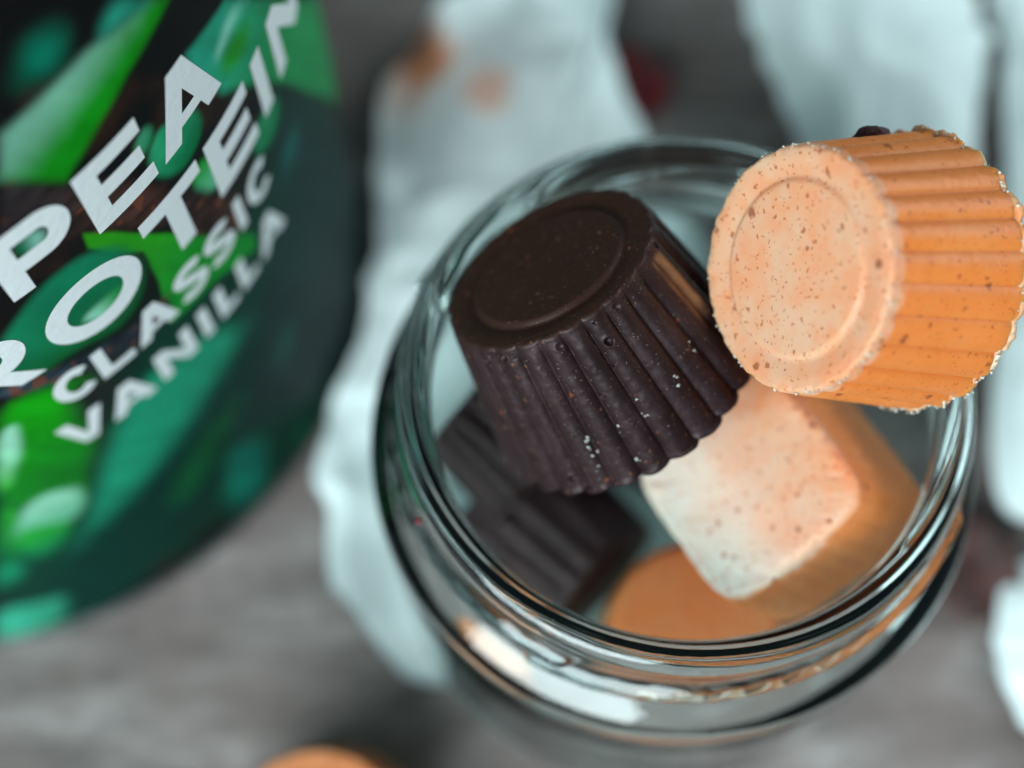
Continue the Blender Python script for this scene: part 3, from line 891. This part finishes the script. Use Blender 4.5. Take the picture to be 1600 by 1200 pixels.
# white flakes stuck to the front dark cup
def flakes(parent):
    rg = random.Random(3)
    V, F = [], []
    def flake(ph, t, size, lift=0.5):
        z1 = 23.7 - 15.3 * .045
        lob = abs(math.sin(28 * (ph + 0.02 * math.sin(ph * 3 + 2)) / 2)) ** .75
        r = 15.3 + (19.9 - 15.3) * t + 1.05 * (lob - .75) + size * lift * .2
        c = np.array([r * math.cos(ph), r * math.sin(ph), z1 * (1 - t)])
        b = len(V)
        n = 5
        e1 = np.array([-math.sin(ph), math.cos(ph), 0]); e2 = np.array([0, 0, 1.0]); en = np.array([math.cos(ph), math.sin(ph), 0.1])
        for k in range(n):
            a = 2 * math.pi * k / n + rg.uniform(-.4, .4)
            V.append(c + size * rg.uniform(.5, 1.1) * (math.cos(a) * e1 + math.sin(a) * e2) + en * size * rg.uniform(-.1, .12))
        V.append(c + en * size * rg.uniform(.15, .4)); V.append(c - en * size * .3)
        for k in range(n):
            F.append([b + k, b + (k + 1) % n, b + n]); F.append([b + (k + 1) % n, b + k, b + n + 1])
    clusters = [((1.116, .646), (1.095, .88), 14), ((1.10, .82), (1.095, .90), 13), ((1.368, .626), (1.358, .76), 11), ((2.16, .52), (2.15, .58), 8), ((1.92, .58), (1.91, .64), 8), ((1.59, .66), (1.59, .69), 5), ((1.38, .88), (1.37, .92), 8), ((1.60, .55), (1.66, .57), 5)]
    for (p0, t0), (p1, t1), n in clusters:
        for k in range(n):
            s = rg.random()
            flake(p0 + (p1 - p0) * s + rg.gauss(0, .018), t0 + (t1 - t0) * s + rg.gauss(0, .008), rg.choice([.06, .10, .16, .24, .36]))
    for k in range(60):
        flake(rg.uniform(-.3, 3.2), rg.uniform(.05, .98), rg.choice([.03, .04, .05, .06]))
    o = link('white_flakes', mesh_from('white_flakes', V, F, False), M_FLAKE, parent)
    o['kind'] = 'stuff'
    return o


flakes(dark)


# crumbly cream along the edges of the cup on the rim
def edge_crumbs(parent, rn, rw, H, n, seed, lobes, amp):
    rg = random.Random(seed)
    V, F = [], []
    for k in range(n):
        ph = rg.uniform(0, 2 * math.pi)
        near = rg.random() < .55
        lob = abs(math.sin(lobes * (ph + 0.02 * math.sin(ph * 3 + 6)) / 2)) ** .62
        if near:
            r = rn * rg.uniform(.955, 1.0) + .2 * amp * lob; z = H - rn * .03 + rg.uniform(-.25, .15)
        else:
            r = rw + amp * (lob - .75) + rg.uniform(-.1, .5); z = rg.uniform(0.0, .9)
        c = np.array([r * math.cos(ph), r * math.sin(ph), z])
        sz = rg.choice([.08, .10, .13, .18, .25, .32]) * (1 if near else 1.3)
        b = len(V)
        for dx, dy, dz in ((1, 0, 0), (-1, 0, 0), (0, 1, 0), (0, -1, 0), (0, 0, 1), (0, 0, -1)):
            V.append(c + sz * np.array([dx, dy, dz]) * rg.uniform(.5, 1.1) + sz * .25 * np.array([rg.uniform(-1, 1) for _ in range(3)]))
        for f in ((0, 2, 4), (2, 1, 4), (1, 3, 4), (3, 0, 4), (2, 0, 5), (1, 2, 5), (3, 1, 5), (0, 3, 5)):
            F.append([b + q for q in f])
    o = link('edge_crumbs', mesh_from('edge_crumbs', V, F, True), M_CRUST, parent)
    o['kind'] = 'stuff'
    return o


edge_crumbs(pea, 15.4, 18.2, 21.8, 560, 8, 26, .74)


# crumbs: small lumpy solids
def lump(name, loc, size, mat, seed, stretch=(1, 1, 1), sub=3):
    bm = bmesh.new()
    bmesh.ops.create_icosphere(bm, subdivisions=sub, radius=1.0)
    co = np.array([v.co[:] for v in bm.verts])
    d = 1 + 0.45 * fbm(co[:, 0] * 1.7, co[:, 1] * 1.7, co[:, 2] * 1.7, seed, 3)
    co = co * d[:, None] * np.array(stretch) * size * MM
    for v, c in zip(bm.verts, co):
        v.co = c
    me = bpy.data.meshes.new(name); bm.to_mesh(me); bm.free()
    o = link(name, me, mat); o.location = Vector(loc) * MM
    return o


# dried petals: small curled thick sheets
def petal(name, loc, size, mat, seed, rot, curl=0.5):
    n, m = 26, 18
    s = np.linspace(-1, 1, n); t = np.linspace(0, 1, m)
    S, T_ = np.meshgrid(s, t)
    wid = np.sin(np.clip(T_, .02, 1) ** .7 * math.pi * .93) ** .6
    x = S * wid * size * .62; y = T_ * size * 1.5 - size * .75
    z = curl * size * (np.abs(S * wid) ** 1.6 * .9 + (T_ - .4) ** 2 * 1.2) + .16 * size * fbm(S * 2, T_ * 3, .5, seed, 3)
    th = 0.35
    top = np.stack([x, y, z + th], -1).reshape(-1, 3); bot = np.stack([x, y, z], -1).reshape(-1, 3)
    nv = len(top)
    F = grid_faces(m, n, wrap=False) + [[a + nv for a in f][::-1] for f in grid_faces(m, n, wrap=False)]
    per = [j for j in range(n)] + [i * n + n - 1 for i in range(1, m)] + [(m - 1) * n + j for j in range(n - 2, -1, -1)] + [i * n for i in range(m - 2, 0, -1)]
    for k in range(len(per)):
        a, b = per[k], per[(k + 1) % len(per)]
        F.append([b, a, a + nv, b + nv])
    V = np.concatenate([top, bot])
    V[:, 2] -= V[:, 2].min()
    o = link(name, mesh_from(name, V, F), mat)
    o.location = Vector(loc) * MM; o.rotation_euler = rot
    return o


tag(petal('dried_petal', (3.2, 103.5, 0.6), 11, M_BERRY, 4, (0.15, 0.1, 0.5), .55), 'dried crimson petal on the table behind the jar', 'petal')
tag(petal('dried_petal', (62.5, -6.5, 0.4), 13, M_BROWN, 8, (0.1, -0.1, 0.25), .45), 'dark reddish brown dried petal on the table right of the jar', 'petal')
CRUMB_AT = (23.0, 22.0, 114.2)
tag(lump('fruit_crumb', CRUMB_AT, 1.5, M_CRUMB, 3, (1.5, 1.0, 1.0)), 'tiny dark red crumb on top of the orange cup that lies on the rim', 'crumb')


tag(lump('fruit_crumb', (-37.6, -18.6, 84.9), 0.45, M_BERRY, 7, (1, 1.2, .8), 2), 'tiny reddish crumb stuck to the left of the jar lip', 'crumb')
tag(lump('fruit_crumb', (33.0, -16.0, 82.9), 0.45, M_BERRY, 9, (.8, 1.4, .8), 2), 'tiny reddish crumb inside the right of the jar lip', 'crumb')


# ------------------------------------------------------------------ white papers on the table
def paper(centre, outline, label, seed, height, dome=0.0, jar_clear=True, stains=(), na=220, nr=46, curl=0.0, fold=1.0, shade_tint=(), tilt=0.0):
    C = np.array(centre); O = np.array(outline)
    # resample the outline by angle round the centre, smoothed
    pl = np.array(round_poly([tuple(o) for o in O], 2))
    ang = np.unwrap(np.arctan2(pl[:, 1] - C[1], pl[:, 0] - C[0])); rad = np.hypot(pl[:, 0] - C[0], pl[:, 1] - C[1])
    a = np.linspace(-math.pi, math.pi, na, endpoint=False)
    am = (ang + math.pi) % (2 * math.pi) - math.pi
    k = np.argsort(am)
    r = np.interp(a, np.concatenate([am[k] - 2 * math.pi, am[k], am[k] + 2 * math.pi]), np.tile(rad[k], 3))
    r = r * (1 + 0.06 * fbm(np.cos(a) * 6, np.sin(a) * 6, 1, seed, 2))
    f = np.linspace(0.01, 1, nr)
    A, Fr = np.meshgrid(a, f)
    Rr = np.repeat(r[None], nr, 0)
    X = C[0] + Rr * Fr * np.cos(A); Y = C[1] + Rr * Fr * np.sin(A)
    # crumple: creased noise (absolute value gives sharp folds)
    n1 = 1 - np.abs(vnoise(X * .035 + 3, Y * .035, 1.3, seed)) * 2
    n2 = 1 - np.abs(vnoise(X * .09, Y * .09 + 7, 2.3, seed + 3)) * 2
    n3 = vnoise(X * .25, Y * .25, 4.3, seed + 6)
    Z = height * (0.9 + fold * (0.75 * n1 + 0.35 * n2 + 0.10 * n3)) * 0.5
    Z = Z + dome * (1 - Fr ** 2) + curl * Fr ** 4
    Z = Z + np.maximum(0, tilt * (Y - Y.min()))
    if jar_clear:
        d = np.hypot(X, Y)
        Z = Z * sstep(44, 62, d)
    dt = np.hypot(X - TIN_C[0], Y - TIN_C[1])
    Z = np.maximum(Z, 0) + 0.06
    V = np.stack([X, Y, Z], -1).reshape(-1, 3)
    nv = len(V)
    V2 = V.copy(); V2[:, 2] -= 0.16
    F = grid_faces(nr, na) + [[q + nv for q in fc][::-1] for fc in grid_faces(nr, na)]
    F += [[(nr - 1) * na + j, (nr - 1) * na + j + nv, (nr - 1) * na + (j + 1) % na + nv, (nr - 1) * na + (j + 1) % na] for j in range(na)]
    F += [list(range(na))[::-1]]
    F += [[j + nv for j in range(na)]]
    me = mesh_from('crumpled_paper', np.concatenate([V, V2]), F)
    st = np.zeros(nv)
    for sx, sy, sr, amt in stains:
        dd = np.hypot(V[:, 0] - sx, V[:, 1] - sy) / sr + 0.35 * fbm(V[:, 0] * .3, V[:, 1] * .3, 0, seed + 8, 2)
        st = np.maximum(st, amt * (1 - sstep(.6, 1.1, dd)))
    point_attr(me, 'stain', np.concatenate([st, st]))
    shade_vals = np.zeros(nv)  # grey patches that paint shade onto the sheet
    for sx, sy, sr, amt in shade_tint:
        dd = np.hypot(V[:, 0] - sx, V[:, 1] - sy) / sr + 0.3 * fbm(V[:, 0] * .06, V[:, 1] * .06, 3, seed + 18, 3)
        shade_vals = np.maximum(shade_vals, amt * (1 - sstep(.5, 1.1, dd)))
    point_attr(me, 'shade_tint', np.concatenate([shade_vals, shade_vals]))
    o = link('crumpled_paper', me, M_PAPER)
    tag(o, label, 'paper', 'white papers on the table')
    return o


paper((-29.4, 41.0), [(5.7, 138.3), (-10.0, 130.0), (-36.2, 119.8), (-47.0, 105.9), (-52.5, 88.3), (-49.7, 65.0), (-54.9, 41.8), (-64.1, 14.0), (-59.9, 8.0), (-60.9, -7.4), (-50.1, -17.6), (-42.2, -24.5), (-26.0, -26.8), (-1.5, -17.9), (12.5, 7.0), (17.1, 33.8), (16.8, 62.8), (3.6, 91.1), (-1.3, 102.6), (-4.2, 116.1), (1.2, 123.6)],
      'large white crumpled paper with orange stains lying between the tin and the jar', 2, 14.0, 0.0, True, [(-40.6, 106.5, 8.0, .9), (-27.4, 97.0, 6.0, .6), (-44.9, 100.9, 7.0, .4), (-33, 103, 12.0, .08)], shade_tint=[(-34, 98, 30, .55), (-22, 72, 30, .50), (-45, 50, 22, .3)])
paper((52.3, 104.0), [(20.5, 141.3), (23.1, 127.1), (27.6, 111.6), (33.1, 94.9), (37.6, 83.6), (44.6, 72.5), (60.5, 68.9), (71.7, 71.5), (76.6, 91.8), (77.7, 104.8), (74.4, 116.6), (70.3, 128.9), (65.1, 139.6), (45, 150)],
      'bright white paper behind the orange cup on the rim', 5, 7.0, 8.0, True, fold=.7, tilt=0.32)
paper((92.0, 67.8), [(77.7, 135.6), (79.9, 118.1), (80.4, 103.0), (79.8, 88.4), (78.4, 71.3), (70.0, 32.1), (67.1, 7.9), (69.2, 1.5), (80.0, 0.6), (99.7, 4.2), (116.8, 59.4), (122.1, 123.5), (110.2, 138.0)],
      'long white paper along the right edge of the picture', 9, 8.0, 4.0, True, tilt=0.10)
paper((82.6, -22.9), [(78.8, -3.6), (71.0, -5.9), (66.1, -13.8), (64.3, -25.9), (66.3, -34.3), (72.3, -41.5), (84.4, -46.4), (98.7, -32.9), (99.8, -10.6), (88.6, -4.5)],
      'small rounded white paper at the lower right edge beside the brown petal', 14, 4.0, 9.0, True, fold=.4)
